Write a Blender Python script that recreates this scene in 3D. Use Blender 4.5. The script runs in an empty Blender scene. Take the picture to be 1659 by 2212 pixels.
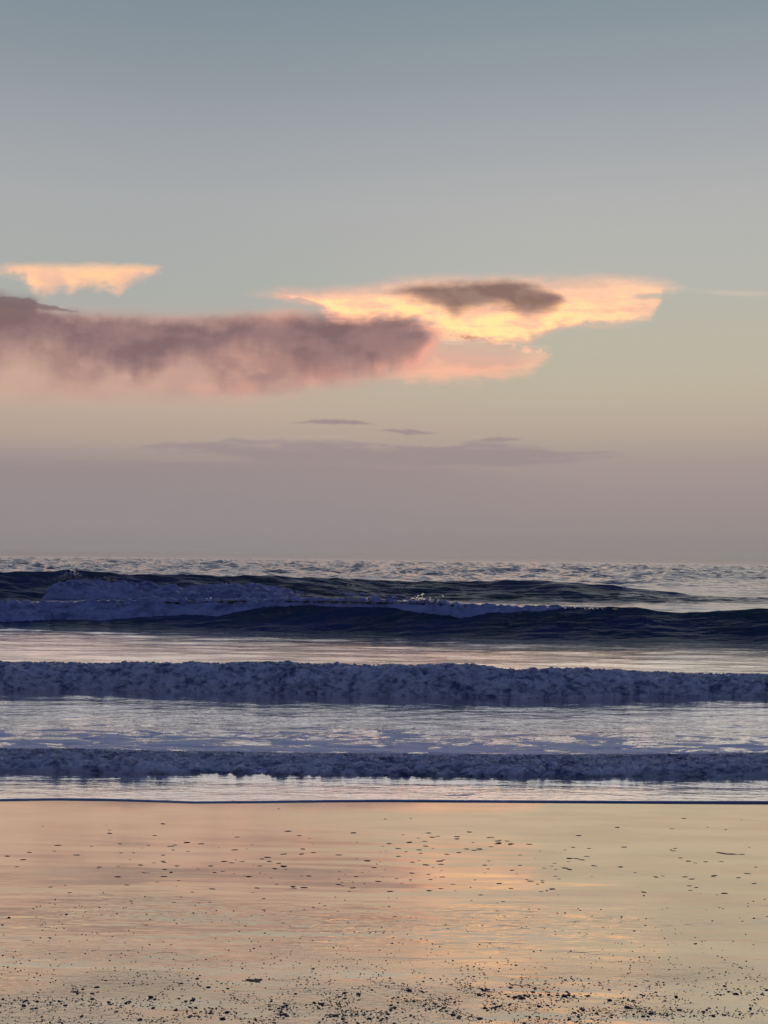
import bpy, math, random
import numpy as np
from mathutils import Matrix, Vector, Euler

# ------------------------------------------------------------------ camera
S = bpy.context.scene
H = 1.9                       # eye above mean water level
F = 2670.0                    # focal length in units of a 1659 x 2212 frame
CX, CY = 829.5, 1106.0
PITCH = math.radians(2.21)
ROLL = math.radians(0.62)
cam_d = bpy.data.cameras.new('camera')
cam = bpy.data.objects.new('camera', cam_d)
S.collection.objects.link(cam)
S.camera = cam
cam_d.sensor_fit = 'VERTICAL'
cam_d.angle = 2 * math.atan(CY / F)
cam_d.clip_start = 0.05
cam_d.clip_end = 30000
RM = Euler((math.pi / 2 + PITCH, 0, 0)).to_matrix() @ Matrix.Rotation(ROLL, 3, 'Z')
cam.matrix_world = Matrix.Translation((0, 0, H)) @ RM.to_4x4()
RMN = np.array(RM)

def ray(px, py):
    """direction of a frame position, as slopes sideways and up per metre ahead"""
    d = RMN @ np.array([(px - CX) / F, -(py - CY) / F, -1.0])
    return d[0] / d[1], d[2] / d[1]

def ground(px, py, z=0.0):
    X, Z = ray(px, py)
    y = (z - H) / Z
    return X * y, y

def project(x, y, z):
    v = np.array([x, y, z - H])
    c = RMN.T @ v
    return CX + F * c[0] / -c[2], CY - F * c[1] / -c[2]

# ------------------------------------------------------------------ world
world = bpy.data.worlds.new('World')
S.world = world
world.use_nodes = True
NT = world.node_tree
for n in list(NT.nodes):
    NT.nodes.remove(n)

class V:
    """one float socket with arithmetic"""
    nt = NT
    def __init__(s, sock): s.s = sock
    def __add__(a, b): return M('ADD', a, b)
    def __radd__(a, b): return M('ADD', b, a)
    def __sub__(a, b): return M('SUBTRACT', a, b)
    def __rsub__(a, b): return M('SUBTRACT', b, a)
    def __mul__(a, b): return M('MULTIPLY', a, b)
    def __rmul__(a, b): return M('MULTIPLY', b, a)
    def __truediv__(a, b): return M('DIVIDE', a, b)

def put(sock, v):
    if isinstance(v, V): V.nt.links.new(v.s, sock)
    elif hasattr(v, 'links'): V.nt.links.new(v, sock)
    else: sock.default_value = v

def M(op, *a, clamp=False):
    n = V.nt.nodes.new('ShaderNodeMath'); n.operation = op; n.use_clamp = clamp
    for i, v in enumerate(a): put(n.inputs[i], v)
    return V(n.outputs[0])

def ss(x, lo, hi, a=0.0, b=1.0):
    n = V.nt.nodes.new('ShaderNodeMapRange'); n.interpolation_type = 'SMOOTHSTEP'
    put(n.inputs[0], x); put(n.inputs[1], lo); put(n.inputs[2], hi); put(n.inputs[3], a); put(n.inputs[4], b)
    return V(n.outputs[0])

def lin(x, lo, hi, a=0.0, b=1.0):
    n = V.nt.nodes.new('ShaderNodeMapRange')
    put(n.inputs[0], x); put(n.inputs[1], lo); put(n.inputs[2], hi); put(n.inputs[3], a); put(n.inputs[4], b)
    return V(n.outputs[0])

def vec(x, y, z):
    n = V.nt.nodes.new('ShaderNodeCombineXYZ')
    put(n.inputs[0], x); put(n.inputs[1], y); put(n.inputs[2], z)
    return n.outputs[0]

def noise(v, scale=1.0, detail=4.0, rough=0.5, dist=0.0, col=False):
    n = V.nt.nodes.new('ShaderNodeTexNoise')
    put(n.inputs['Vector'], v)
    n.inputs['Scale'].default_value = scale
    n.inputs['Detail'].default_value = detail
    n.inputs['Roughness'].default_value = rough
    n.inputs['Distortion'].default_value = dist
    return V(n.outputs[0])

def srgb(c):
    return tuple(((v / 255) / 12.92 if v / 255 <= 0.04045 else ((v / 255 + 0.055) / 1.055) ** 2.4) for v in c) + (1.0,)

def mixc(f, a, b, mode='MIX'):
    n = V.nt.nodes.new('ShaderNodeMix'); n.data_type = 'RGBA'; n.blend_type = mode; n.clamp_result = False
    put(n.inputs[0], f); put(n.inputs[6], a); put(n.inputs[7], b)
    return n.outputs[2]

def ramp(f, stops):
    n = V.nt.nodes.new('ShaderNodeValToRGB')
    e = n.color_ramp.elements
    stops = sorted(stops)
    e[0].position, e[0].color = stops[0]
    e[1].position, e[1].color = stops[-1]
    for p, c in stops[1:-1]:
        k = e.new(p); k.color = c
    put(n.inputs[0], f)
    return n.outputs[0]

def curve(x, pts):
    n = V.nt.nodes.new('ShaderNodeFloatCurve')
    c = n.mapping.curves[0]
    pts = sorted(pts)
    c.points[0].location = pts[0]; c.points[1].location = pts[-1]
    for p in pts[1:-1]: c.points.new(*p)
    for p in c.points: p.handle_type = 'AUTO_CLAMPED'
    n.mapping.use_clip = False
    n.mapping.update()
    put(n.inputs[1], x)
    return V(n.outputs[0])

tc = NT.nodes.new('ShaderNodeTexCoord')
sx = NT.nodes.new('ShaderNodeSeparateXYZ')
NT.links.new(tc.outputs['Generated'], sx.inputs[0])
dx, dy, dz = (V(sx.outputs[i]) for i in range(3))
ys = M('MAXIMUM', dy, 0.08)
X = dx / ys                       # sideways slope of the view direction
Z = M('MAXIMUM', dz, 0.0) / ys    # upward slope
elev = M('ARCSINE', M('MINIMUM', M('ABSOLUTE', dz), 0.9999)) * (180 / math.pi)

def E(py):                        # elevation in degrees of a row at mid frame
    return math.degrees(math.atan(ray(CX, py)[1]))
TOP = 60.0
def st(rows): return [(E(py) / TOP if py is not None else 0.0, srgb(c)) for py, c in rows]
high = [(30 / TOP, srgb((112, 130, 143))), (35 / TOP, srgb((84, 104, 132))), (44 / TOP, srgb((50, 68, 108))), (1.0, srgb((28, 40, 80)))]
right = st([(1200, (138, 135, 133)), (1100, (156, 142, 141)), (1000, (166, 151, 145)), (920, (184, 168, 153)), (850, (190, 178, 158)),
            (750, (188, 182, 164)), (600, (182, 182, 174)), (450, (178, 178, 177)), (300, (164, 168, 172)), (150, (147, 156, 163)), (0, (132, 146, 155))]) + high
left = st([(1200, (141, 138, 139)), (1100, (150, 141, 142)), (1010, (158, 144, 143)), (960, (178, 160, 148)), (880, (192, 171, 153)),
           (780, (184, 172, 160)), (640, (171, 174, 169)), (450, (169, 171, 172)), (300, (157, 162, 167)), (150, (140, 150, 158)), (0, (128, 142, 152))]) + high
ef = elev / TOP
base = mixc(ss(X, -0.22, 0.16), ramp(ef, left), ramp(ef, right))

XLO, XW, ZW = -0.42, 0.84, 0.32
def P(px, py):
    a, b = ray(px, py)
    return ((a - XLO) / XW, b / ZW)
CPX = 1 / F                       # one frame unit as a slope

def wob(seed, fx, fy, detail=4, rough=0.55):
    return (noise(vec(X * fx, Z * fy, seed), 1.0, detail, rough) - 0.5) * 1.9

def layer(top, bot, sT, sB, wx, wz, feather=None):
    """soft band between two traced outlines; wx, wz push the lookup position about"""
    xn = (X + wx - XLO) / XW
    t = curve(xn, [P(*p) for p in top]) * ZW
    b = curve(xn, [P(*p) for p in bot]) * ZW
    zz = Z + wz
    m = ss(t - zz, -sT * CPX, sT * CPX) * ss(zz - b, -sB * CPX, sB * CPX)
    if feather is not None: m = M('ADD', m, feather * m * (1.0 - m) * 3.6, clamp=True)
    rel = M('DIVIDE', zz - b, M('MAXIMUM', t - b, 4 * CPX), clamp=True)
    return m, rel, zz

n_mid = wob(3.1, 38, 60, 5, 0.55)
n_fine = wob(7.7, 90, 150, 4, 0.6)
n_wisp = wob(12.3, 16, 130, 4, 0.6)
n_big = wob(21.0, 14, 26, 3, 0.5)
n_vert = wob(33.0, 75, 26, 4, 0.55)
lowpart = ss(Z, ray(500, 690)[1], ray(500, 735)[1], 0.3, 1.0)
sky = base

# low mauve cloud bank that fades right
m, rel, _ = layer([(-300, 1003), (0, 1004), (200, 1004), (420, 1000), (600, 998), (800, 1008), (1000, 1015), (1400, 1040), (1900, 1080)],
                  [(-300, 1240), (1900, 1240)], 7, 40, 0.0, n_wisp * 14 * CPX)
m = m * ss(X, -0.02, 0.2, 0.75, 0.15)
sky = mixc(m * 0.6, sky, ramp(rel, [(0.0, srgb((143, 138, 139))), (0.5, srgb((148, 138, 141))), (1.0, srgb((150, 135, 138)))]))
# long thin mauve bank
m, rel, _ = layer([(-300, 975), (290, 968), (330, 962), (420, 958), (520, 950), (640, 953), (800, 959), (930, 962), (1040, 955), (1110, 962), (1230, 976), (1350, 981), (1380, 984), (1900, 984)],
                  [(-300, 970), (290, 968), (340, 970), (430, 976), (600, 998), (800, 1003), (1000, 1007), (1180, 1003), (1270, 995), (1345, 985), (1380, 981), (1900, 975)],
                  5, 9, n_mid * 14 * CPX, n_wisp * 18 * CPX + n_fine * 8 * CPX)
m = m * ss(n_wisp * 1.0 + n_mid * 0.4, -0.42, 0.05, 0.25, 1.0)
sky = mixc(m * 0.75, sky, srgb((154, 139, 142)))
# three wisps above it
for t, b, k in (([(-300, 960), (620, 914), (660, 911), (700, 906), (760, 907), (790, 914), (820, 920), (1900, 950)],
                 [(-300, 930), (620, 913), (660, 915), (720, 916), (770, 917), (800, 918), (820, 918), (1900, 900)], 0.7),
                ([(-300, 960), (815, 930), (850, 927), (890, 928), (925, 934), (955, 938), (1900, 970)],
                 [(-300, 900), (815, 929), (850, 934), (890, 939), (925, 938), (955, 937), (1900, 900)], 0.6),
                ([(-300, 980), (1030, 952), (1060, 946), (1090, 944), (1120, 948), (1135, 951), (1900, 980)],
                 [(-300, 900), (1030, 951), (1060, 953), (1090, 953), (1120, 950), (1135, 949), (1900, 900)], 0.55)):
    m, rel, _ = layer(t, b, 3, 3, 0.0, n_fine * 7 * CPX)
    sky = mixc(m * k, sky, srgb((146, 130, 136)))

# pink veil between the two big clouds
m, rel, _ = layer([(-300, 830), (820, 800), (900, 740), (935, 706), (965, 718), (1050, 738), (1120, 750), (1172, 757), (1195, 765), (1215, 790), (1900, 830)],
                  [(-300, 700), (820, 818), (900, 818), (1000, 818), (1080, 812), (1140, 801), (1168, 782), (1190, 764), (1215, 740), (1900, 700)],
                  14, 22, n_mid * 16 * CPX, n_mid * 10 * CPX + n_fine * 6 * CPX, n_wisp * 1.0 + n_fine * 0.5)
pk = mixc(ss(rel, 0.05, 0.95), srgb((236, 172, 150)), srgb((226, 181, 158)))
pk = mixc(ss(rel + n_fine * 0.2, 0.45, 0.1), pk, srgb((252, 188, 158)))
pk = mixc(ss(X, ray(1090, 780)[0], ray(1180, 780)[0]) * 0.7, pk, srgb((255, 200, 165)))
pk = mixc(ss(n_wisp, 0.02, 0.25) * ss(rel, 0.6, 0.95), pk, srgb((255, 214, 178)))
m = m * ss(n_big + ss(X, -0.02, 0.05), 0.0, 0.6, 0.45, 1.0)
sky = mixc(m * ss(rel + n_wisp * 0.4, 0.1, 0.7, 0.95, 0.6), sky, pk)

# big mauve cloud with a salmon underside
m, rel, zz = layer([(-300, 648), (0, 656), (60, 664), (150, 678), (260, 684), (400, 688), (500, 685), (560, 680), (610, 672), (680, 680), (760, 686), (850, 684), (905, 690), (935, 700), (955, 714), (975, 745), (1900, 1100)],
                   [(-300, 862), (0, 858), (150, 862), (300, 860), (430, 860), (500, 858), (580, 850), (680, 838), (800, 820), (880, 800), (925, 770), (955, 724), (975, 700), (1900, 500)],
                   24, 26, n_mid * 16 * CPX, n_mid * 6 * CPX + n_fine * 4 * CPX, n_wisp * 0.4 + 0.04)
sal = mixc(ss(X, -0.2, 0.0), srgb((210, 168, 150)), srgb((243, 170, 148)))
sal = mixc(ss(n_big, -0.25, 0.25), srgb((196, 156, 145)), sal)
fm = ss(X, -0.35, -0.1, 0.75, 0.95)
sky = mixc(m * fm, sky, sal)
# mid mauve lobes
m2, rel2, _ = layer([(-300, 650), (0, 664), (150, 684), (400, 692), (560, 686), (700, 686), (850, 690), (925, 706), (950, 730), (1900, 1100)],
                    [(-300, 800), (0, 790), (70, 778), (120, 822), (190, 832), (250, 800), (300, 826), (345, 800), (400, 772), (455, 808), (500, 842), (580, 838), (680, 822), (800, 800), (880, 776), (925, 730), (950, 700), (1900, 500)],
                    22, 30, n_mid * 30 * CPX + n_vert * 12 * CPX, (n_mid * 30 * CPX + n_vert * 18 * CPX + n_fine * 8 * CPX) * lowpart)
sky = mixc(m2 * 0.75, sky, mixc(ss(n_mid, -0.2, 0.25), srgb((158, 124, 120)), srgb((188, 148, 137))))
# dark body
m3, rel3, _ = layer([(-300, 640), (0, 640), (55, 648), (110, 676), (200, 690), (400, 696), (560, 692), (700, 690), (850, 692), (915, 704), (940, 722), (1900, 1100)],
                    [(-300, 745), (0, 736), (90, 734), (150, 752), (230, 772), (300, 800), (345, 788), (390, 760), (450, 765), (520, 745), (600, 758), (680, 800), (760, 790), (830, 778), (890, 760), (925, 722), (940, 706), (1900, 500)],
                    22, 36, n_mid * 26 * CPX + n_vert * 12 * CPX, (n_mid * 30 * CPX + n_vert * 30 * CPX + n_fine * 10 * CPX) * lowpart)
sky = mixc(m3 * 0.85, sky, mixc(ss(n_mid * 0.7 + n_big, -0.25, 0.3), srgb((122, 98, 101)), srgb((146, 117, 117))))
# dark scraps above the body at the left edge
m, rel, _ = layer([(-300, 630), (0, 640), (40, 642), (70, 650), (110, 660), (155, 670), (175, 676), (1900, 800)],
                  [(-300, 670), (0, 668), (50, 668), (100, 670), (140, 672), (175, 674), (1900, 500)], 3, 4, n_fine * 10 * CPX, n_fine * 8 * CPX)
sky = mixc(m * 0.8, sky, srgb((126, 103, 106)))

# small gold cloud, upper left
m, rel, _ = layer([(-300, 640), (-10, 584), (10, 579), (60, 577), (160, 578), (260, 577), (320, 580), (350, 584), (370, 600), (1900, 800)],
                  [(-300, 500), (-10, 580), (30, 588), (60, 606), (80, 636), (105, 631), (130, 620), (155, 629), (175, 615), (205, 619), (235, 617), (250, 630), (280, 610), (310, 597), (345, 583), (370, 570), (1900, 400)],
                  15, 17, n_mid * 14 * CPX, n_fine * 9 * CPX + n_mid * 6 * CPX, n_fine * 0.7 + n_wisp * 0.6 + 0.15)
sky = mixc(m * ss(rel + n_mid * 0.3, 0.0, 0.6, 0.7, 0.97), sky, mixc(1.0, mixc(ss(n_mid + (rel - 0.5) * 0.3, -0.25, 0.2), srgb((232, 192, 165)), srgb((252, 206, 162))), (1.18, 1.04, 0.97, 1), 'MULTIPLY'))

# gold cloud, right of centre, with its tail
m, rel, _ = layer([(-300, 700), (590, 636), (610, 632), (660, 633), (730, 630), (790, 626), (840, 614), (900, 608), (1000, 606), (1100, 606), (1200, 606), (1300, 604), (1390, 607), (1450, 616), (1475, 625), (1900, 800)],
                  [(-300, 500), (590, 633), (640, 646), (690, 662), (710, 684), (760, 690), (830, 684), (900, 690), (935, 702), (965, 716), (1020, 724), (1090, 731), (1140, 728), (1190, 706), (1230, 698), (1300, 695), (1370, 691), (1410, 676), (1425, 655), (1432, 628), (1460, 622), (1475, 615), (1900, 400)],
                  22, 21, n_mid * 20 * CPX, n_mid * 8 * CPX + n_fine * 5 * CPX + n_wisp * 8 * CPX, n_fine * 0.7 + n_wisp * 0.7 + 0.12)
notch = 1.0 - ss(M('ABSOLUTE', Z + n_mid * 8 * CPX - ray(1420, 641)[1]), 2 * CPX, 9 * CPX) * 1.0
notch = notch * ss(X + n_fine * 12 * CPX, ray(1350, 641)[0], ray(1400, 641)[0])
m = m * (1.0 - notch * 0.75) * ss(X + n_wisp * 0.03, ray(1490, 620)[0], ray(1330, 620)[0], 0.35, 1.0)
gold = mixc(ss(rel + n_mid * 0.9 + n_wisp * 0.5, 0.05, 0.6), srgb((255, 224, 166)), srgb((240, 200, 170)))
rim = ss(m + n_fine * 0.3, 1.0, 0.3)
gold = mixc(rim * 0.9, gold, srgb((240, 182, 152)))
gold = mixc(ss(X, 0.1, 0.26), gold, srgb((238, 204, 172)))
gold = mixc(ss(X + n_mid * 0.02, -0.035, 0.035, 1.0, 0.0) * ss(rel, 0.3, 0.0), gold, srgb((224, 178, 160)))
gold = mixc(ss(n_wisp * 0.8 + n_mid * 0.6 + (rel - 0.5) * 0.2, 0.0, 0.35) * 0.75, gold, srgb((222, 182, 160)))
glow = mixc(1.0, gold, (1.42, 1.12, 0.97, 1), 'MULTIPLY')
thin = ss(rel + n_wisp * 0.5 + n_mid * 0.4, 0.25, 1.0, 1.0, 0.58)
sky = mixc(m * thin, sky, glow)
# faint tail to the right edge
m, rel, _ = layer([(-300, 700), (1440, 619), (1500, 623), (1600, 627), (1660, 630), (1900, 636)],
                  [(-300, 500), (1440, 622), (1500, 631), (1600, 637), (1660, 640), (1900, 648)], 5, 5, 0.0, n_wisp * 8 * CPX)
sky = mixc(m * ss(n_wisp, -0.1, 0.3) * 0.35, sky, srgb((222, 205, 180)))
# dark core of the gold cloud
m, rel, _ = layer([(-300, 720), (840, 630), (870, 624), (930, 616), (1000, 612), (1060, 611), (1130, 614), (1180, 626), (1215, 640), (1235, 660), (1900, 900)],
                  [(-300, 500), (840, 622), (880, 636), (925, 650), (960, 661), (985, 677), (1003, 668), (1040, 657), (1070, 655), (1095, 663), (1130, 674), (1170, 671), (1210, 654), (1235, 630), (1900, 300)],
                  13, 20, n_mid * 22 * CPX, n_mid * 8 * CPX + n_fine * 5 * CPX, n_wisp * 0.5 + 0.1)
sky = mixc(m * 0.92, sky, mixc(ss(n_mid, -0.2, 0.25), srgb((122, 98, 94)), srgb((146, 119, 110))))
# torn scraps of pink under the gold
m, rel, _ = layer([(-300, 900), (965, 722), (1000, 722), (1060, 733), (1110, 742), (1175, 754), (1190, 765), (1900, 1000)],
                  [(-300, 500), (965, 720), (1000, 731), (1060, 743), (1110, 752), (1175, 764), (1190, 755), (1900, 400)], 3, 3, n_fine * 12 * CPX, n_fine * 10 * CPX)
sky = mixc(m * ss(n_fine, -0.15, 0.2) * 0.9, sky, mixc(ss(X + n_wisp * 0.02, 0.075, 0.095), srgb((196, 140, 122)), srgb((252, 200, 168))))

# everything away from the sunset side: dusk blue from the physical sky
SUN_EL, SUN_AZ = math.radians(7.0), math.radians(4.0)   # low behind the gold cloud
nis = NT.nodes.new('ShaderNodeTexSky')
nis.sky_type = 'NISHITA'
nis.sun_disc = False
nis.sun_elevation = SUN_EL
nis.sun_rotation = SUN_AZ
nis.air_density = 1.6; nis.dust_density = 2.0; nis.ozone_density = 3.0
nscale = NT.nodes.new('ShaderNodeVectorMath'); nscale.operation = 'SCALE'
NT.links.new(nis.outputs[0], nscale.inputs[0]); nscale.inputs['Scale'].default_value = 0.006
dusk = mixc(ss(elev, 0, 70), srgb((82, 92, 132)), srgb((56, 71, 116)))
dusk = mixc(1.0, dusk, nscale.outputs[0], 'ADD')
front = ss(dy, -0.05, 0.75)
final = mixc(front, dusk, sky)
# slight grain in the far air so that the gradient is not perfectly even
bg = NT.nodes.new('ShaderNodeBackground')
NT.links.new(final, bg.inputs[0]); bg.inputs[1].default_value = 1.0
wo = NT.nodes.new('ShaderNodeOutputWorld')
NT.links.new(bg.outputs[0], wo.inputs[0])
world.cycles.sampling_method = 'MANUAL'
world.cycles.sample_map_resolution = 1024

# ------------------------------------------------------------------ sun
sl = bpy.data.lights.new('sun', 'SUN')
sl.energy = 0.2
sl.angle = math.radians(56)
sl.color = (1.0, 0.87, 0.78)
so = bpy.data.objects.new('sun', sl)
S.collection.objects.link(so)
SUN_E2 = math.radians(11)
sd = Vector((math.sin(SUN_AZ) * math.cos(SUN_E2), math.cos(SUN_AZ) * math.cos(SUN_E2), math.sin(SUN_E2)))
so.rotation_euler = sd.to_track_quat('Z', 'Y').to_euler()
so.location = (0, 0, 30)

S.view_settings.view_transform = 'Standard'
S.view_settings.look = 'None'
S.view_settings.exposure = 0
S.view_settings.gamma = 1
S.cycles.use_denoising = True
S.cycles.max_bounces = 6

# ------------------------------------------------------------------ helpers
random.seed(4)
rng = np.random.default_rng(11)
_perm = rng.permutation(4096)
_grad = rng.uniform(0, 2 * np.pi, 4096)
_gx, _gy = np.cos(_grad), np.sin(_grad)

def perlin(x, y, seed=0):
    x = np.asarray(x, float); y = np.asarray(y, float)
    xi = np.floor(x).astype(np.int64); yi = np.floor(y).astype(np.int64)
    xf, yf = x - xi, y - yi
    u = xf * xf * xf * (xf * (xf * 6 - 15) + 10); v = yf * yf * yf * (yf * (yf * 6 - 15) + 10)
    def g(ix, iy, fx, fy):
        h = _perm[(_perm[(ix + seed * 131) & 4095] + iy) & 4095]
        return _gx[h] * fx + _gy[h] * fy
    a = g(xi, yi, xf, yf); b = g(xi + 1, yi, xf - 1, yf)
    c = g(xi, yi + 1, xf, yf - 1); d = g(xi + 1, yi + 1, xf - 1, yf - 1)
    return (a + u * (b - a)) * (1 - v) + (c + u * (d - c)) * v     # about -0.7 .. 0.7

def fbm(x, y, octs=4, seed=0, gain=0.5):
    s = 0; a = 1.0
    for k in range(octs):
        s = s + a * perlin(x * 2 ** k, y * 2 ** k, seed + k); a *= gain
    return s

def billow(x, y, octs=4, seed=0, gain=0.5):
    s = 0; a = 1.0; t = 0
    for k in range(octs):
        s = s + a * (1 - np.abs(perlin(x * 2 ** k, y * 2 ** k, seed + k)) * 2.2); t += a; a *= gain
    return s / t                                                   # ridged, about 0 .. 1

def puffs(x, y, octs=4, seed=0, gain=0.5):
    s = 0; a = 1.0; t = 0
    for k in range(octs):
        s = s + a * np.abs(perlin(x * 2 ** k, y * 2 ** k, seed + k)) * 2.2; t += a; a *= gain
    return s / t                                                   # rounded lumps, creased between

def sst(x, a, b):
    t = np.clip((x - a) / (b - a), 0, 1)
    return t * t * (3 - 2 * t)

def grid(name, Xa, Ya, Za, mat, parent=None, keep=None):
    r, c = Xa.shape
    co = np.stack([Xa, Ya, Za], -1).reshape(-1, 3).astype(np.float32)
    idx = np.arange(r * c).reshape(r, c)
    q = np.stack([idx[:-1, :-1], idx[:-1, 1:], idx[1:, 1:], idx[1:, :-1]], -1).reshape(-1, 4)
    if keep is not None:
        kf = (keep[:-1, :-1] | keep[:-1, 1:] | keep[1:, 1:] | keep[1:, :-1]).reshape(-1)
        q = q[kf]
        used = np.unique(q); mp = -np.ones(r * c, np.int64); mp[used] = np.arange(len(used))
        q = mp[q]; co = co[used]
    me = bpy.data.meshes.new(name)
    me.vertices.add(len(co)); me.vertices.foreach_set('co', co.ravel())
    me.loops.add(q.size); me.loops.foreach_set('vertex_index', q.ravel().astype(np.int32))
    me.polygons.add(len(q)); me.polygons.foreach_set('loop_start', np.arange(0, q.size, 4, dtype=np.int32))
    me.polygons.foreach_set('loop_total', np.full(len(q), 4, np.int32))
    me.polygons.foreach_set('use_smooth', np.ones(len(q), bool))
    me.update(calc_edges=True)
    me.materials.append(mat)
    o = bpy.data.objects.new(name, me)
    S.collection.objects.link(o)
    if parent is not None: o.parent = parent
    return o

def material(name):
    m = bpy.data.materials.new(name)
    m.use_nodes = True
    V.nt = m.node_tree
    b = next(n for n in V.nt.nodes if n.type == 'BSDF_PRINCIPLED')
    t = V.nt.nodes.new('ShaderNodeTexCoord')
    s = V.nt.nodes.new('ShaderNodeSeparateXYZ')
    V.nt.links.new(t.outputs['Object'], s.inputs[0])
    return m, b, V(s.outputs[0]), V(s.outputs[1]), V(s.outputs[2])

def bump(b, h, dist, strength=1.0):
    n = V.nt.nodes.new('ShaderNodeBump')
    put(n.inputs['Height'], h)
    n.inputs['Distance'].default_value = dist
    n.inputs['Strength'].default_value = strength
    V.nt.links.new(n.outputs[0], b.inputs['Normal'])
    if b.inputs['Coat Weight'].default_value > 0: V.nt.links.new(n.outputs[0], b.inputs['Coat Normal'])

# ------------------------------------------------------------------ materials
def water_mat(name, c1, c2, rough, bd, ior=1.33, sheet=False):
    m, b, x, y, z = material(name)
    n1 = noise(vec(x * 0.35, y * 0.8, z), 1.0, 3)
    put(b.inputs['Base Color'], mixc(ss(n1, 0.35, 0.65), c1, c2))
    b.inputs['Roughness'].default_value = rough
    b.inputs['IOR'].default_value = 1.34
    h = noise(vec(x * 2.2, y * 7.0, z * 3), 1.0, 4, 0.6) * 1.0 + noise(vec(x * 9.0, y * 22.0, z * 8), 1.0, 3, 0.6) * 0.3
    hf = noise(vec(x * 0.45, y * 0.35, z), 1.0, 4, 0.6) * ss(y, 35, 120)
    n0 = V.nt.nodes.new('ShaderNodeBump'); put(n0.inputs['Height'], hf); n0.inputs['Distance'].default_value = 1.2
    bump(b, h, bd)
    V.nt.links.new(n0.outputs[0], next(n for n in V.nt.nodes if n.type == 'BUMP' and n != n0).inputs['Normal'])
    b.inputs['IOR'].default_value = ior
    if sheet:
        # silvery film, with torn bluish foam lying on it around the rollers
        b.inputs['Metallic'].default_value = 0.85
        zone = ss(y, 11.2, 11.6) * ss(y, 14.0, 11.9) * 1.25 + ss(y, 15.0, 16.0) * ss(y, 19.5, 16.8) * 0.9 + ss(y, 24, 27) * 0.5 * ss(y, 60, 34)
        la = noise(vec(x * 2.0, y * 4.5, 2.0), 1.0, 5, 0.7, 0.5)
        fmk = ss(la + zone * 0.22, 0.69, 0.76)
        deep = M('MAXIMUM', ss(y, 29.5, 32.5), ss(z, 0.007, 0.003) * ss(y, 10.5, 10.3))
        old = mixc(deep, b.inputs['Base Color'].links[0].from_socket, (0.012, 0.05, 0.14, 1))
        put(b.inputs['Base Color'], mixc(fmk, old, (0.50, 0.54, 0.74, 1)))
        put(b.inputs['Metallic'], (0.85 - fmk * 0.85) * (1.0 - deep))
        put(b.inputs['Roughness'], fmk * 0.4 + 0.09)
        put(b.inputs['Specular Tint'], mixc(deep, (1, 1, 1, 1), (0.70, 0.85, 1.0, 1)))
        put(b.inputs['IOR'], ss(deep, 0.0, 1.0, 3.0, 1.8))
        hh = h * (ss(y, 15.5, 12.5) * 1.8 * ss(y, 11.0, 11.6) + 1.0 + ss(y, 30, 60) * 2.0) + fmk * 0.8
        put(next(n for n in V.nt.nodes if n.type == 'BUMP' and n != n0).inputs['Height'], hh)
    return m
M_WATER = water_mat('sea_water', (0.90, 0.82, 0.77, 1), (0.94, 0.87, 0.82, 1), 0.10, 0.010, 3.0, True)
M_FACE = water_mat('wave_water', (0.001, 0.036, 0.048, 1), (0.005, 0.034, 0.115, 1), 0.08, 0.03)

def foam_mat(name, c1, c2, scale):
    m, b, x, y, z = material(name)
    n1 = noise(vec(x * scale, y * scale, z * scale * 1.6), 1.0, 6, 0.62, 0.4)
    n2 = noise(vec(x * scale * 0.3, y * scale * 0.3, z * scale * 0.8 + 5), 1.0, 3)
    put(b.inputs['Base Color'], mixc(ss(n1 * 0.7 + n2 * 0.3, 0.34, 0.60), c1, c2))
    b.inputs['Roughness'].default_value = 0.35
    b.inputs['IOR'].default_value = 1.6
    h = noise(vec(x * scale * 2.2, y * scale * 4, z * scale * 5), 1.0, 5, 0.65)
    bump(b, h, 0.045, 1.0)
    return m
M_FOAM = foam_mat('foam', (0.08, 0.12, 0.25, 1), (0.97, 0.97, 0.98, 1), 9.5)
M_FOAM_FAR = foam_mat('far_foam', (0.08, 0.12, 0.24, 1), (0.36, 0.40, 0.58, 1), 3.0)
m, b, x, y, z = material('spray'); M_SPRAY = m
b.inputs['Base Color'].default_value = (1, 1, 1, 1); b.inputs['Roughness'].default_value = 0.6
b.inputs['Transmission Weight'].default_value = 1.0; b.inputs['IOR'].default_value = 1.12

m, b, x, y, z = material('wet_sand'); M_SAND = m
g = noise(vec(x * 160, y * 160, z), 1.0, 2)
lo = noise(vec(x * 0.9, y * 2.4, z), 1.0, 4, 0.6)
put(b.inputs['Base Color'], mixc(ss(lo * 0.7 + g * 0.3, 0.40, 0.60), (0.49, 0.44, 0.37, 1), (0.68, 0.63, 0.51, 1)))
put(b.inputs['Roughness'], ss(lo, 0.3, 0.7, 0.03, 0.09))
b.inputs['IOR'].default_value = 3.6
b.inputs['Specular Tint'].default_value = (1.0, 0.90, 0.74, 1)
b.inputs['Metallic'].default_value = 0.6
near = ss(y, 7.6, 5.6)
patch = ss(noise(vec(x * 1.1, y * 2.2, z), 1.0, 3), 0.42, 0.62)
front = ss(y, 5.7, 4.9) * patch
glint = ss(y, 7.0, 6.2) * ss(noise(vec(x * 0.7, y * 1.6, 8.0), 1.0, 3), 0.40, 0.60)
h = (noise(vec(x * 4.0, y * 13.0, z), 1.0, 2, 0.45, 0.5) * 1.0 + noise(vec(x * 12.0, y * 30.0, z), 1.0, 1, 0.5) * 0.45 * patch) * (near * 0.9 + 0.1)
h = h + noise(vec(x * 30.0, y * 42.0, z), 1.0, 4, 0.7, 0.6) * front * 1.4 + noise(vec(x * 7.0, y * 20.0, 4.0), 1.0, 1, 0.5, 0.8) * glint * 1.5 + g * 0.006
bump(b, h, 0.0017)

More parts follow.
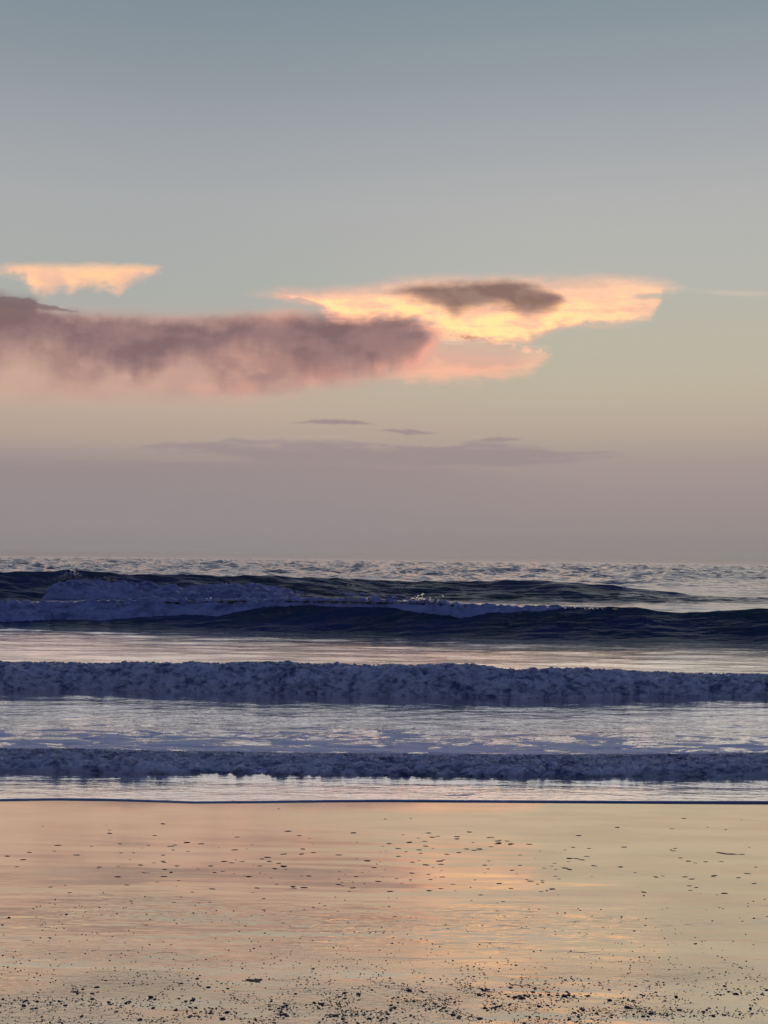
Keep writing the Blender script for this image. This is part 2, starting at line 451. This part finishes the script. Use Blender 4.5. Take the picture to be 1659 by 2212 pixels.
m, b, x, y, z = material('dark_pebble'); M_PEB = m
put(b.inputs['Base Color'], mixc(noise(vec(x * 90, y * 90, z * 90), 1.0, 3), (0.010, 0.009, 0.010, 1), (0.06, 0.045, 0.04, 1)))
b.inputs['Roughness'].default_value = 0.45
m, b, x, y, z = material('shell'); M_SHELL = m
put(b.inputs['Base Color'], mixc(noise(vec(x * 90, y * 90, z * 90), 1.0, 3), (0.05, 0.042, 0.05, 1), (0.20, 0.15, 0.14, 1)))
b.inputs['Roughness'].default_value = 0.3
m, b, x, y, z = material('kelp'); M_KELP = m
put(b.inputs['Base Color'], mixc(noise(vec(x * 120, y * 120, z * 120), 1.0, 3), (0.006, 0.004, 0.003, 1), (0.03, 0.014, 0.008, 1)))
b.inputs['Roughness'].default_value = 0.6

# ------------------------------------------------------------------ traced lines on the water
def level(y):
    """mean water surface: piled up a little shoreward of each breaker"""
    return 0.012 + np.interp(y, [9.5, 10.5, 11.2, 13.4, 15.2, 28, 40], [0.0, 0.0, 0.055, 0.11, 0.26, 0.41, 0.43])
def wground(px, py):
    z = 0.0
    for _ in range(8):
        p = ground(px, py, z); z = float(level(p[1]))
    return p
def gline(pts, z=None):
    w = sorted((wground(px, py) if z is None else ground(px, py, z)) for px, py in pts)
    wx = np.array([p[0] for p in w]); wy = np.array([p[1] for p in w])
    def f(x):
        x = np.asarray(x, float)
        y = np.interp(x, wx, wy)
        sl = (wy[-1] - wy[0]) / (wx[-1] - wx[0]) * 0.5
        y = y + np.where(x > wx[-1], (x - wx[-1]) * sl, 0) + np.where(x < wx[0], (x - wx[0]) * sl, 0)
        return y
    return f
def zline(pts):
    """height of a crest at (x, y), from its outline"""
    w = sorted(ray(px, py) for px, py in pts)
    wx = np.array([p[0] for p in w]); wz = np.array([p[1] for p in w])
    return lambda x, y: H + y * np.interp(x / y, wx, wz)

SW_PTS = [(-200, 1727), (0, 1726), (120, 1724), (230, 1725), (330, 1728), (420, 1731), (560, 1730), (700, 1728), (829, 1727), (1000, 1728), (1200, 1729), (1400, 1730), (1659, 1730), (1850, 1731)]
swash_y = gline(SW_PTS, 0.012)
YS = float(swash_y(0.0))
SLOPE = 0.037
_pt = np.linspace(0, 8, 400)
_pz = np.cumsum(np.interp(_pt, [0, 0.15, 0.6, 2.3, 3.4, 4.8, 8], [0.012, 0.014, 0.035, 0.043, 0.054, 0.068, 0.064])) * (_pt[1] - _pt[0])
def sand_z(x, y):
    t = YS - y
    return np.where(t > 0, np.interp(t, _pt, _pz) + 0.064 * np.maximum(t - 8, 0), 0.03 * t)

LV = 0.012                                                   # still-water level
def sea_z(x, y):
    far = sst(y, 38, 120)
    z = fbm(x / 2.6, y / 0.9, 3, 5) * 0.022 * sst(y, 12.5, 18) * (1 + 1.5 * far)
    z = z + fbm(x / 0.7, y / 0.22, 3, 9) * (0.003 + 0.016 * sst(y, 11, 11.8) * (1 - sst(y, 12.5, 16) * 0.6) * (1 - sst(y, 15.5, 17.5) * 0.7))
    z = z + fbm(x / 0.9, y / 0.3, 3, 19) * 0.02 * sst(y, 21, 26) * (1 - far)
    z = z + fbm(x / 1.9, y / 0.9, 4, 23) * 0.075 * sst(y, 34, 38) * (1 - sst(y, 90, 150))
    z = z + (1 - np.abs(perlin(x / 9 + 3, y / 3.2, 14)) * 2) * 0.30 * far + perlin(x / 30, y / 11, 17) * 0.45 * far
    z = z + fbm(x / 3.0, y / 1.6, 2, 31) * 0.15 * far + np.clip(1 - np.abs(perlin(x / 6 + 0.3 * y / 6, y / 7, 33)) * 2.4, 0, 1) ** 4 * 0.34 * far + np.clip(1 - np.abs(perlin(x / 14, y / 20, 35)) * 2.4, 0, 1) ** 4 * 0.5 * sst(y, 90, 200)
    return level(y) + z

# sea sheet, spaced finer near the shore
rows = 1150; cols = 620
tt = np.linspace(0, 1, rows)
yy = YS * (4000.0 / YS) ** (tt ** 1.35)
uu = np.linspace(-1, 1, cols)
halfw = 0.52 * yy + 5
XX = uu[None, :] * halfw[:, None]
sw = swash_y(XX) + fbm(XX / 0.6, XX * 0, 3, 40) * 0.006
off = (yy - yy[0])[:, None] + 0 * XX
YY = sw * 1.0 + off
YY = np.where(off > 3, YS + off + (sw - YS) * np.clip(1 - (off - 3) / 6, 0, 1), YY)
ZZ = sea_z(XX, YY)
ZZ = np.where(off < 0.25, level(YY) + (ZZ - level(YY)) * sst(off, 0.0, 0.25), ZZ)
# rounded lip at the leading edge
lip_s = np.array([0.0, 0.2, 0.45, 0.7, 0.9, 1.0]) * math.pi / 2
lipY = np.stack([sw[0] - 0.006 - 0.012 * np.sin(a) * 0 - 0.016 * math.cos(math.pi / 2 - a) for a in lip_s[::-1]])
thick = 0.016 + 0.004 * perlin(XX[0] / 0.5, XX[0] * 0 + 2.2, 41)
lipZ = np.stack([LV - 0.004 - thick * (1 - math.cos(a)) for a in lip_s[::-1]])
lipX = np.stack([XX[0]] * len(lip_s))
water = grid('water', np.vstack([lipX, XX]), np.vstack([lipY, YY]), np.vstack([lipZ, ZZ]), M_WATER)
water['kind'] = 'structure'

# beach sheet
def spaced(dense_lo, dense_hi, n, far, m):
    a = np.linspace(dense_lo, dense_hi, n)
    e = np.geomspace(1, far, m)
    st_ = (dense_hi - dense_lo) / n
    return np.concatenate([dense_lo - (e * st_)[::-1] * 1.0, a, dense_hi + e * st_])
xs = spaced(-4.5, 4.5, 700, 6000, 60)
ysd = np.concatenate([np.linspace(-40, 3, 30)[:-1], np.linspace(3, 11, 900), np.linspace(11.1, 60, 40)])
SX, SY = np.meshgrid(xs, ysd)
SZ = sand_z(SX, SY)
fadeu = sst(SY, 9.6, 7.6) * 1.0
fadeu = sst(10.0 - SY, 0.6, 4.2)
SZ = SZ + fadeu * (fbm(SX / 2.4 + 0.35 * SY, SY / 0.55, 3, 60) * 0.0052 + fbm(SX / 0.5, SY / 0.12, 2, 66) * 0.0012 * sst(8.0 - SY, 0.5, 2.5))
SZ = SZ - 0.10 * sst(SY, 11, 14)
SZ = np.where(SY > 14, np.minimum(SZ, -0.3 - 0.02 * (SY - 14)), SZ)
SZ = np.minimum(SZ, 1.2 + 0 * SZ)
beach = grid('wet_sand', SX, SY, SZ, M_SAND)
beach['kind'] = 'structure'

# ------------------------------------------------------------------ waves
def empty(name, loc, label, cat, group=None):
    o = bpy.data.objects.new(name, None)
    S.collection.objects.link(o)
    o.location = loc; o.empty_display_size = 0.3
    o['label'] = label; o['category'] = cat
    if group: o['group'] = group
    return o
def adopt(child, par):
    child.parent = par
    child.matrix_parent_inverse = Matrix.Translation(-Vector(par.location))

def swell(par, base_pts, crest_pts, wf, wb, xm, nx, ny, curl=1.7, chop=1.0):
    """water ridge: returns a height function too"""
    fb = gline(base_pts); fz = zline(crest_pts)
    def ridge(x, y):
        yb = fb(x) + fbm(x / 3.0, x * 0 + 7, 3, 70) * wf * 0.10
        yc = yb + wf * (1 + 0.10 * perlin(x / 4.0, x * 0, 72))
        zc = fz(x, fb(x) + wf) - level(fb(x) + wf)
        t = (y - yc)
        f = np.clip(1 + t / (yc - yb), 0, 1); bk = np.clip(1 - t / wb, 0, 1)
        p = np.where(t < 0, f ** curl, bk ** 1.5)
        return zc * p, t / wf, zc
    xs_ = np.linspace(-xm, xm, nx)
    # front edge .. crest .. back, relative rows
    rel = np.concatenate([np.linspace(-1.15, 0, int(ny * 0.7)), np.linspace(0, wb / wf * 1.03, int(ny * 0.3) + 1)[1:]])
    XX = np.broadcast_to(xs_, (len(rel), nx)).copy()
    yc = fb(XX) + fbm(XX / 3.0, XX * 0 + 7, 3, 70) * wf * 0.10
    yc = yc + wf * (1 + 0.10 * perlin(XX / 4.0, XX * 0, 72))
    YY = yc + rel[:, None] * wf
    R, t, zc = ridge(XX, YY)
    s = 0.5 + 0.5 * sst(-t, 0.2, 0.9)
    rip = fbm(XX / 1.1, YY / 0.28, 3, 80) * 0.042 * chop * s * np.clip(R * 6, 0, 1)
    ZZ = sea_z(XX, YY) * 1.0 + R + rip - 0.02
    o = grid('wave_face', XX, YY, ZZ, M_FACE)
    adopt(o, par)
    return ridge, fb, fz

A_BASE = [(-300, 1296), (0, 1296), (200, 1295), (560, 1296), (900, 1297), (1300, 1302), (1659, 1306), (1950, 1310)]
A_CREST = [(-300, 1238), (0, 1235), (100, 1234), (150, 1229), (200, 1232), (270, 1239), (350, 1241), (420, 1238), (500, 1244), (600, 1243), (700, 1247), (800, 1251), (900, 1254), (1000, 1255), (1100, 1253), (1200, 1254), (1350, 1266), (1500, 1283), (1659, 1292), (1950, 1300)]
B_BASE = [(-300, 1354), (0, 1357), (200, 1359), (400, 1363), (600, 1368), (800, 1374), (1000, 1380), (1200, 1385), (1400, 1389), (1659, 1393), (1950, 1397)]
B_CREST = [(-300, 1304), (0, 1304), (150, 1304), (260, 1302), (330, 1297), (400, 1300), (520, 1296), (600, 1296), (700, 1297), (800, 1299), (880, 1300), (960, 1304), (1050, 1309), (1100, 1313), (1190, 1308), (1300, 1311), (1380, 1310), (1420, 1318), (1470, 1322), (1520, 1321), (1590, 1316), (1640, 1313), (1700, 1314), (1950, 1320)]

wa = empty('breaking_wave', (0, 64, 0), 'farthest breaking wave just under the horizon, dim foam spilling down its left part', 'wave', 'waves rolling in to the beach')
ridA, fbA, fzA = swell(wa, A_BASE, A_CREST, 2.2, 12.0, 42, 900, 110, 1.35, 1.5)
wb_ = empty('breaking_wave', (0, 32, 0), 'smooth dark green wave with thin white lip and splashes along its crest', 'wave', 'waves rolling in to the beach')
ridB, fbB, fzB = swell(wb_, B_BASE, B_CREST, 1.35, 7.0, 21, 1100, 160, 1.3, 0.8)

def pxof(x, y):                                               # frame column of a ground point, for placing traced foam
    return CX + F * x / y

# foam down the front of the far wave
def overlay(par, ridge, fb, wf, xm, nx, ny, maskf, lift, amp, fs, mat, t0=-1.1, t1=0.15, seed=90):
    xs_ = np.linspace(-xm, xm, nx)
    rel = np.linspace(t0, t1, ny)
    XX = np.broadcast_to(xs_, (ny, nx)).copy()
    YY = fb(XX) + wf * (1 + rel[:, None])
    R, t, zc = ridge(XX, YY)
    mk = maskf(XX, YY, t)
    bl = puffs(XX / fs, YY / (fs * 1.2) + R / fs, 4, seed)
    ZZ = sea_z(XX, YY) + R - 0.02 + (mk - 0.40) * lift + np.clip(mk, 0, 1) * (bl - 0.35) * amp
    o = grid('foam', XX, YY, ZZ, mat, None, keep=mk > 0.12)
    adopt(o, par)
    return o
def maskA(x, y, t):
    px = pxof(x, y)
    n = fbm(x / 2.2, y / 2.0, 4, 91)
    a = sst(px, 60, 160) * (1 - sst(px, 540, 680) * 0.72) * (1 - sst(px, 1000, 1250))
    edge = np.interp(px, [0, 100, 200, 330, 420, 560, 800, 1100], [-0.75, -0.45, -0.22, -0.35, -0.5, -0.35, -0.5, -0.7])
    return a * (1 - sst(t, edge - 0.12, edge + 0.1)) * sst(t, -1.05, -0.9) + n * 0.45 * a
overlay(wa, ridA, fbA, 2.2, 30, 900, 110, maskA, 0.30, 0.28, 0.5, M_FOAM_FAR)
def maskB(x, y, t):
    px = pxof(x, y)
    n = fbm(x / 0.9, y / 0.8, 4, 95)
    lo = np.interp(px, [-100, 0, 200, 330, 400, 470, 560, 640, 840, 900, 1000, 1060, 1200, 1900], [-0.62, -0.6, -0.5, -0.45, -0.30, -0.40, -0.16, -0.10, -0.10, -0.18, -0.26, -0.12, -0.05, 0.0])
    hi = 0.12
    a = sst(t, lo - 0.07, lo + 0.06) * (1 - sst(t, hi - 0.08, hi))
    a = a * np.interp(px, [0, 500, 620, 1000, 1150, 1300], [1, 1, 0.95, 1, 0.7, 0.0])
    return a + n * 0.4 * np.clip(a * 3, 0, 1)
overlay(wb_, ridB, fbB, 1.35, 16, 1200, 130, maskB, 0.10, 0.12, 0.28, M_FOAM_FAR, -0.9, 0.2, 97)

# spray thrown up off the crests
def blobs(name, pts, mat, par):
    vs, fs = [], []
    ico = [(0, 0, 1), (0.89, 0, 0.45), (0.28, 0.85, 0.45), (-0.72, 0.53, 0.45), (-0.72, -0.53, 0.45), (0.28, -0.85, 0.45),
           (0.72, 0.53, -0.45), (-0.28, 0.85, -0.45), (-0.89, 0, -0.45), (-0.28, -0.85, -0.45), (0.72, -0.53, -0.45), (0, 0, -1)]
    tf = [(0, 1, 2), (0, 2, 3), (0, 3, 4), (0, 4, 5), (0, 5, 1), (1, 6, 2), (2, 7, 3), (3, 8, 4), (4, 9, 5), (5, 10, 1),
          (6, 7, 2), (7, 8, 3), (8, 9, 4), (9, 10, 5), (10, 6, 1), (11, 7, 6), (11, 8, 7), (11, 9, 8), (11, 10, 9), (11, 6, 10)]
    for (x, y, z, a, b_, c, th) in pts:
        k = len(vs); ct, sn = math.cos(th), math.sin(th)
        for v in ico:
            j = random.uniform(0.75, 1.25)
            X_, Y_, Z_ = v[0] * a * j, v[1] * b_ * j, v[2] * c * j
            vs.append((x + X_ * ct - Z_ * sn, y + Y_, z + X_ * sn + Z_ * ct))
        fs += [(p + k, q + k, r + k) for p, q, r in tf]
    me = bpy.data.meshes.new(name); me.from_pydata(vs, [], fs)
    me.polygons.foreach_set('use_smooth', [True] * len(fs))
    me.materials.append(mat)
    o = bpy.data.objects.new(name, me); S.collection.objects.link(o)
    adopt(o, par); o['kind'] = 'stuff'
    return o
def crest_spray(par, fb, fz, wf, plumes, size):
    pts = []
    for px, hgt, wid, n in plumes:
        y = fb(0) + wf; x = (px - CX) / F * y; y = float(fb(x)) + wf; x = (px - CX) / F * y
        for i in range(n):
            u = random.gauss(0, 0.5); h = abs(random.gauss(0, 0.5)) * hgt * max(0.15, 1 - abs(u) * 0.7)
            xx = x + u * wid + h * 0.3 * random.choice((-1, 1))
            yl = float(fb(xx)) + wf
            s = size * random.uniform(0.35, 1.0) * (1 - 0.4 * h / max(hgt, 0.01))
            pts.append((xx, yl - 0.05 + random.uniform(-0.15, 0.1), float(fz(xx, yl)) - 0.03 + h, s * random.uniform(1, 2.6), s, s * random.uniform(0.5, 1.1), random.uniform(-0.7, 0.7)))
    return blobs('spray', pts, M_SPRAY, par)
crest_spray(wb_, fbB, fzB, 1.35, [(885, 0.10, 0.22, 60), (910, 0.20, 0.16, 110), (932, 0.16, 0.12, 70), (952, 0.14, 0.08, 40), (795, 0.07, 0.25, 50), (830, 0.07, 0.12, 30), (980, 0.05, 0.3, 40),
                                 (455, 0.08, 0.12, 30), (515, 0.06, 0.16, 30), (545, 0.05, 0.1, 18), (620, 0.03, 0.5, 30), (700, 0.03, 0.6, 30), (1180, 0.02, 0.4, 10)] + [(p, 0.020, 0.28, 60) for p in range(360, 1010, 22)] + [(p, 0.012, 0.5, 9) for p in range(1040, 1300, 40)], 0.03)
crest_spray(wa, fbA, lambda x, y: fzA(x, y) - 0.28, 1.6, [(150, 0.28, 0.5, 90), (240, 0.18, 0.5, 50), (215, 0.1, 1.0, 40), (760, 0.1, 0.4, 30), (860, 0.10, 0.4, 16)], 0.05)

# two foaming rollers close in
def roller(label, base_pts, top_pts, wfr, wbk, xm, nx, ns, amp, fs, seed, mat, hk=1.0):
    fb = gline([(a_, b_ - 6) for a_, b_ in base_pts]); fz = zline([(a_, b_ + 4) for a_, b_ in top_pts])
    o = empty('breaking_wave', (0, float(fb(0)), 0), label, 'wave', 'waves rolling in to the beach')
    xs_ = np.linspace(-xm, xm, nx)
    s = np.linspace(0, 1, ns)[:, None]
    XX = np.broadcast_to(xs_, (ns, nx)).copy()
    yb = fb(XX) + fbm(XX / 0.8, XX * 0 + 3, 4, seed) * wfr * 0.4
    # the outline: short bulging front, then a long sloping back
    fr = 0.50
    th = np.clip(s / fr, 0, 1) * math.pi / 2
    bk = np.clip((s - fr) / (1 - fr), 0, 1)
    yrel = np.where(s < fr, wfr * (1 - np.cos(th)) - 0.03 * np.sin(2 * th), wfr + bk * wbk)
    zrel = np.where(s < fr, np.sin(th) ** 0.9, np.sqrt(1 - bk * 0.98) * (1 - bk * 0.2))
    yc = yb + wfr + wbk * 0.45
    hc = (fz(XX, yc) - level(yc)) * hk
    hc = hc / 0.74                                            # the outline's own top lies part way back
    YY = yb + yrel
    hv = 1 + 0.14 * fbm(XX / 1.3, XX * 0 + 9, 3, seed + 3)
    ZZ = level(YY) + hc * hv * zrel * np.interp(s, [0, fr, fr + 0.22, 1], [1, 0.80, 0.86, 1])
    # lumps pushed out along the outline's normal
    ny_ = np.where(s < fr, -np.cos(th), 0.15); nz_ = np.where(s < fr, 0.35 + 0.65 * np.sin(th), 1.0)
    arc = np.where(s < fr, s / fr * 1.3 * hc, 1.3 * hc + yrel)
    d = (puffs(XX / fs, arc / fs, 5, seed + 10, 0.55) - 0.30) * amp + (puffs(XX / (fs * 2.6), arc / (fs * 2.2), 2, seed + 20) - 0.3) * amp * 0.6
    ck = (billow(XX / (fs * 0.9), yrel / (fs * 0.22), 4, seed + 30, 0.6) - 0.45) * amp * 1.3 * np.interp(s, [0, fr * 0.8, fr + 0.1, 1], [0, 0.3, 1, 1.2])
    d = d * np.interp(s, [0, fr * 0.8, fr + 0.15, 1], [1.15, 0.75, 0.3, 0.15]) + ck * 0.7
    d = d * np.interp(s, [0, 0.03, 0.12, fr + 0.2, 0.9, 1], [0.1, 0.5, 1, 1.0, 0.5, 0.0])
    YY = YY + ny_ * d; ZZ = ZZ + nz_ * d
    ZZ = ZZ - 0.02 * (s > 0.97) - np.where(s < 0.02, 0.02, 0)
    g_ = grid('foam', XX, YY, ZZ, mat)
    adopt(g_, o)
    return o, fb
C_BASE = [(-300, 1491), (0, 1493), (100, 1495), (200, 1494), (330, 1499), (450, 1501), (600, 1504), (750, 1504), (900, 1508), (1050, 1511), (1150, 1514), (1300, 1512), (1500, 1511), (1659, 1510), (1950, 1512)]
C_TOP = [(-300, 1424), (0, 1426), (200, 1430), (300, 1427), (400, 1430), (550, 1427), (700, 1432), (850, 1433), (1000, 1434), (1100, 1440), (1250, 1441), (1400, 1450), (1550, 1452), (1659, 1455), (1950, 1460)]
D_BASE = [(-300, 1671), (0, 1672), (150, 1675), (300, 1677), (450, 1675), (600, 1678), (800, 1680), (950, 1683), (1100, 1683), (1250, 1684), (1400, 1683), (1659, 1682), (1950, 1684)]
D_TOP = [(-300, 1618), (0, 1620), (150, 1618), (300, 1624), (450, 1630), (600, 1634), (800, 1633), (950, 1637), (1100, 1634), (1300, 1635), (1450, 1630), (1659, 1628), (1950, 1630)]
wc, fbC = roller('long roller of churned blue foam between two bright flat strips of water', C_BASE, C_TOP, 0.34, 1.5, 10, 1500, 170, 0.12, 0.26, 120, M_FOAM)
wd, fbD = roller('small roller of foam nearest the beach, just behind the thin edge of the last wash', D_BASE, D_TOP, 0.16, 0.75, 6.5, 1500, 150, 0.06, 0.13, 150, M_FOAM)

# ------------------------------------------------------------------ pebbles and scraps
def sand_h(x, y):
    fu = sst(10.0 - y, 0.6, 4.2)
    return sand_z(x, y) + fu * (fbm(x / 2.4 + 0.35 * y, y / 0.55, 3, 60) * 0.0052 + fbm(x / 0.5, y / 0.12, 2, 66) * 0.0012 * sst(8.0 - y, 0.5, 2.5))
def on_sand(px, py):
    z = 0.1
    for _ in range(6):
        x, y = ground(px, py, z); z = float(sand_h(np.array(x), np.array(y)))
    return x, y, z
import bmesh
def pebble_mesh(seed, flat):
    r = random.Random(seed)
    bm = bmesh.new()
    bmesh.ops.create_icosphere(bm, subdivisions=2, radius=1.0)
    off_ = r.uniform(0, 50)
    for v in bm.verts:
        k = 1 + 0.35 * float(perlin(v.co.x * 1.4 + off_, v.co.y * 1.4 + v.co.z, seed)) + r.uniform(-0.05, 0.05)
        v.co *= k
        v.co.z = v.co.z * flat if v.co.z > 0 else v.co.z * flat * 0.6
        if v.co.x > 0.5: v.co.y *= 0.75
    me = bpy.data.meshes.new('pebble')
    bm.to_mesh(me); bm.free()
    me.polygons.foreach_set('use_smooth', [True] * len(me.polygons))
    me.materials.append(M_PEB)
    return me
peb = [pebble_mesh(s, 0.6) for s in range(6)]
she = [pebble_mesh(20 + s, 0.22) for s in range(6)]
for q in she: q.materials[0] = M_SHELL
def drop(name, me, px, py, w, asp, rot, label, cat, group):
    x, y, z = on_sand(px, py)
    o = bpy.data.objects.new(name, me)
    S.collection.objects.link(o)
    o.location = (x, y, z)
    o.rotation_euler = (0, 0, rot)
    o.scale = (w / 2, w / 2 * asp, w / 2 * random.uniform(0.5, 0.85))
    o['label'] = label; o['category'] = cat; o['group'] = group
    return o
# flat fragments strewn over the smooth sand, thickest in two drifts
n = 0
while n < 290:
    py = random.triangular(1738, 2010, 1860); px = random.uniform(-20, 1680)
    dens = 0.15 + math.exp(-((px - 1000) / 190) ** 2 - ((py - 1868) / 60) ** 2) * 1.2 + math.exp(-((px - 500) / 240) ** 2 - ((py - 1870) / 85) ** 2) * 0.8 \
        + math.exp(-((px - 1180 + 0) / 120) ** 2 - ((py - 1880) / 60) ** 2) * 0.5 + math.exp(-((px - (1390 + (py - 1740) * 0.75)) / 35) ** 2) * 0.55
    if random.random() > dens: continue
    _, yy_, _ = on_sand(px, py)
    w = yy_ / F * random.uniform(5, 17) * (0.7 if py > 1930 else 1)
    drop('shell_fragment', random.choice(she), px, py, w, random.uniform(0.15, 0.38), random.gauss(0, 0.25),
         'thin dark shell fragment on the smooth wet sand below the water edge', 'shell fragment', 'shell fragments strewn over the smooth wet sand')
    n += 1
clumps = [(740, 2185, 120, 26), (1230, 2190, 150, 22), (1020, 2165, 130, 30), (1150, 2150, 110, 40), (1450, 2180, 170, 25), (880, 2150, 200, 40), (500, 2190, 200, 25), (210, 2160, 180, 35), (160, 1990, 100, 40), (850, 2080, 150, 50), (1500, 2150, 150, 30)]
def clump_pos():
    if random.random() < 0.3:
        return random.uniform(-10, 1670), 2212 - abs(random.gauss(0, 1)) * 65
    c = random.choice(clumps[:8]) if random.random() < 0.8 else random.choice(clumps)
    return random.gauss(c[0], c[2]), random.gauss(c[1], c[3] * 0.8)
n = 0
while n < 290:
    px, py = clump_pos()
    if not (-10 < px < 1670 and 1960 < py < 2225): continue
    if float(perlin(np.array(px / 70), np.array(py / 22), 200)) < random.uniform(-0.15, 0.25): continue
    _, yy_, _ = on_sand(px, py)
    drop('pebble', random.choice(peb), px, py, (1.4 if py > 2130 else 0.9) * yy_ / F * (5.0 + min(5, random.expovariate(0.5))), random.uniform(0.35, 1.0), random.uniform(0, 6.3),
         'small black pebble lying in the gritty speckled sand at the front', 'pebble', 'pebbles scattered over the gritty sand at the front')
    n += 1
# finer grit between them, past counting
vs, fs = [], []
base_v = [v.co.copy() for v in pebble_mesh(40, 0.6).vertices]
oct_v = [Vector(v) for v in ((1, 0, 0), (0.3, 0.9, 0), (-0.9, 0.4, 0), (-0.6, -0.8, 0), (0.5, -0.8, 0), (0.1, 0, 0.8), (0, 0, -0.6))]
oct_f = [(0, 1, 5), (1, 2, 5), (2, 3, 5), (3, 4, 5), (4, 0, 5), (1, 0, 6), (2, 1, 6), (3, 2, 6), (4, 3, 6), (0, 4, 6)]
cnt = 0
while cnt < 6500:
    px, py = clump_pos() if random.random() < 0.75 else (random.uniform(-60, 1720), random.triangular(1900, 2240, 2200))
    if not (-80 < px < 1740 and 1850 < py < 2300): continue
    if float(perlin(np.array(px / 70), np.array(py / 22), 200)) < random.uniform(-0.3, 0.3): continue
    x_, y_, z_ = on_sand(px, py)
    w = y_ / F * random.uniform(1.0, 4.6) / 2
    k = len(vs); a = random.uniform(0, 6.3); ct, sn = math.cos(a), math.sin(a)
    for v in oct_v:
        j = random.uniform(0.7, 1.3)
        vs.append((x_ + (v.x * ct - v.y * sn) * w * j * 1.3, y_ + (v.x * sn + v.y * ct) * w * j, z_ + v.z * w * j * 0.8))
    fs += [(p + k, q + k, r + k) for p, q, r in oct_f]
    cnt += 1
me = bpy.data.meshes.new('grit'); me.from_pydata(vs, [], fs); me.materials.append(M_PEB)
grit = bpy.data.objects.new('grit', me); S.collection.objects.link(grit)
grit['kind'] = 'stuff'; grit['label'] = 'fine dark grit speckling the wet sand at the front of the beach'; grit['category'] = 'grit'

# the black scrap of kelp and the washed-up stick
def outline_solid(name, pts, hfun, mat, loc, label, cat, lift=0.0):
    bm = bmesh.new()
    n_ = len(pts)
    cx_ = sum(p[0] for p in pts) / n_; cy_ = sum(p[1] for p in pts) / n_
    rings = []
    for k, (f, hz) in enumerate(((1.0, 0.0), (0.92, 0.6), (0.6, 1.0))):
        rings.append([bm.verts.new((cx_ + (p[0] - cx_) * f, cy_ + (p[1] - cy_) * f, hz * hfun(p) * random.uniform(0.8, 1.2))) for p in pts])
    top = bm.verts.new((cx_, cy_, hfun((cx_, cy_))))
    for a, b2 in zip(rings, rings[1:]):
        for i in range(n_): bm.faces.new((a[i], a[(i + 1) % n_], b2[(i + 1) % n_], b2[i]))
    for i in range(n_): bm.faces.new((rings[-1][i], rings[-1][(i + 1) % n_], top))
    bm.faces.new(rings[0][::-1])
    me = bpy.data.meshes.new(name); bm.to_mesh(me); bm.free()
    me.materials.append(mat)
    o = bpy.data.objects.new(name, me); S.collection.objects.link(o)
    o.location = (loc[0], loc[1], loc[2] + lift)
    o['label'] = label; o['category'] = cat
    return o
x_, y_, z_ = on_sand(548, 2119)
u = y_ / F
vy = 3.6                                                       # ground depth per frame unit is stretched by the low view
pts = [(-19, 3), (-15, 4.5), (-10, 3), (-3, 3), (4, 4.5), (10, 4), (16, 5), (17.5, 3.5), (15, 0), (16, -4), (17, -7), (10, -5.5), (2, -4), (-6, -3), (-13, -1), (-17, 0.5)]
outline_solid('kelp_scrap', [(a * u, b_ * u * 3.2) for a, b_ in pts], lambda p: 0.003, M_KELP, (x_, y_, z_ - 0.001),
              'black leaf-shaped scrap of kelp lying alone on the wet sand left of centre', 'seaweed')
x_, y_, z_ = on_sand(1577, 1845)
u = y_ / F
pts = [(-26, 9), (-20, 5), (-14, 2), (-4, 1), (6, 1.5), (15, 1), (20, -1), (12, -3), (2, -3.5), (-8, -2.5), (-15, 0), (-21, 3)]
outline_solid('stick', [(a * u, b_ * u * 2.2) for a, b_ in pts], lambda p: 0.004, M_KELP, (x_, y_, z_ - 0.002),
              'thin dark bent stick lying on the smooth wet sand near the right edge', 'stick')

# ------------------------------------------------------------------ sea haze
bm = bmesh.new()
bmesh.ops.create_cube(bm, size=1.0)
me = bpy.data.meshes.new('haze'); bm.to_mesh(me); bm.free()
hz = bpy.data.objects.new('haze', me); S.collection.objects.link(hz)
hz.scale = (8600, 6600, 58); hz.location = (0, 1600, -21)
hz['kind'] = 'stuff'; hz['label'] = 'pale sea haze softening the horizon'; hz['category'] = 'haze'
hm = bpy.data.materials.new('haze'); hm.use_nodes = True
for n in list(hm.node_tree.nodes): hm.node_tree.nodes.remove(n)
pv = hm.node_tree.nodes.new('ShaderNodeVolumePrincipled')
pv.inputs['Density'].default_value = 0.0004
pv.inputs['Anisotropy'].default_value = 0.85
pv.inputs['Color'].default_value = (1.0, 0.99, 1.0, 1)
ho = hm.node_tree.nodes.new('ShaderNodeOutputMaterial')
hm.node_tree.links.new(pv.outputs[0], ho.inputs['Volume'])
me.materials.append(hm)
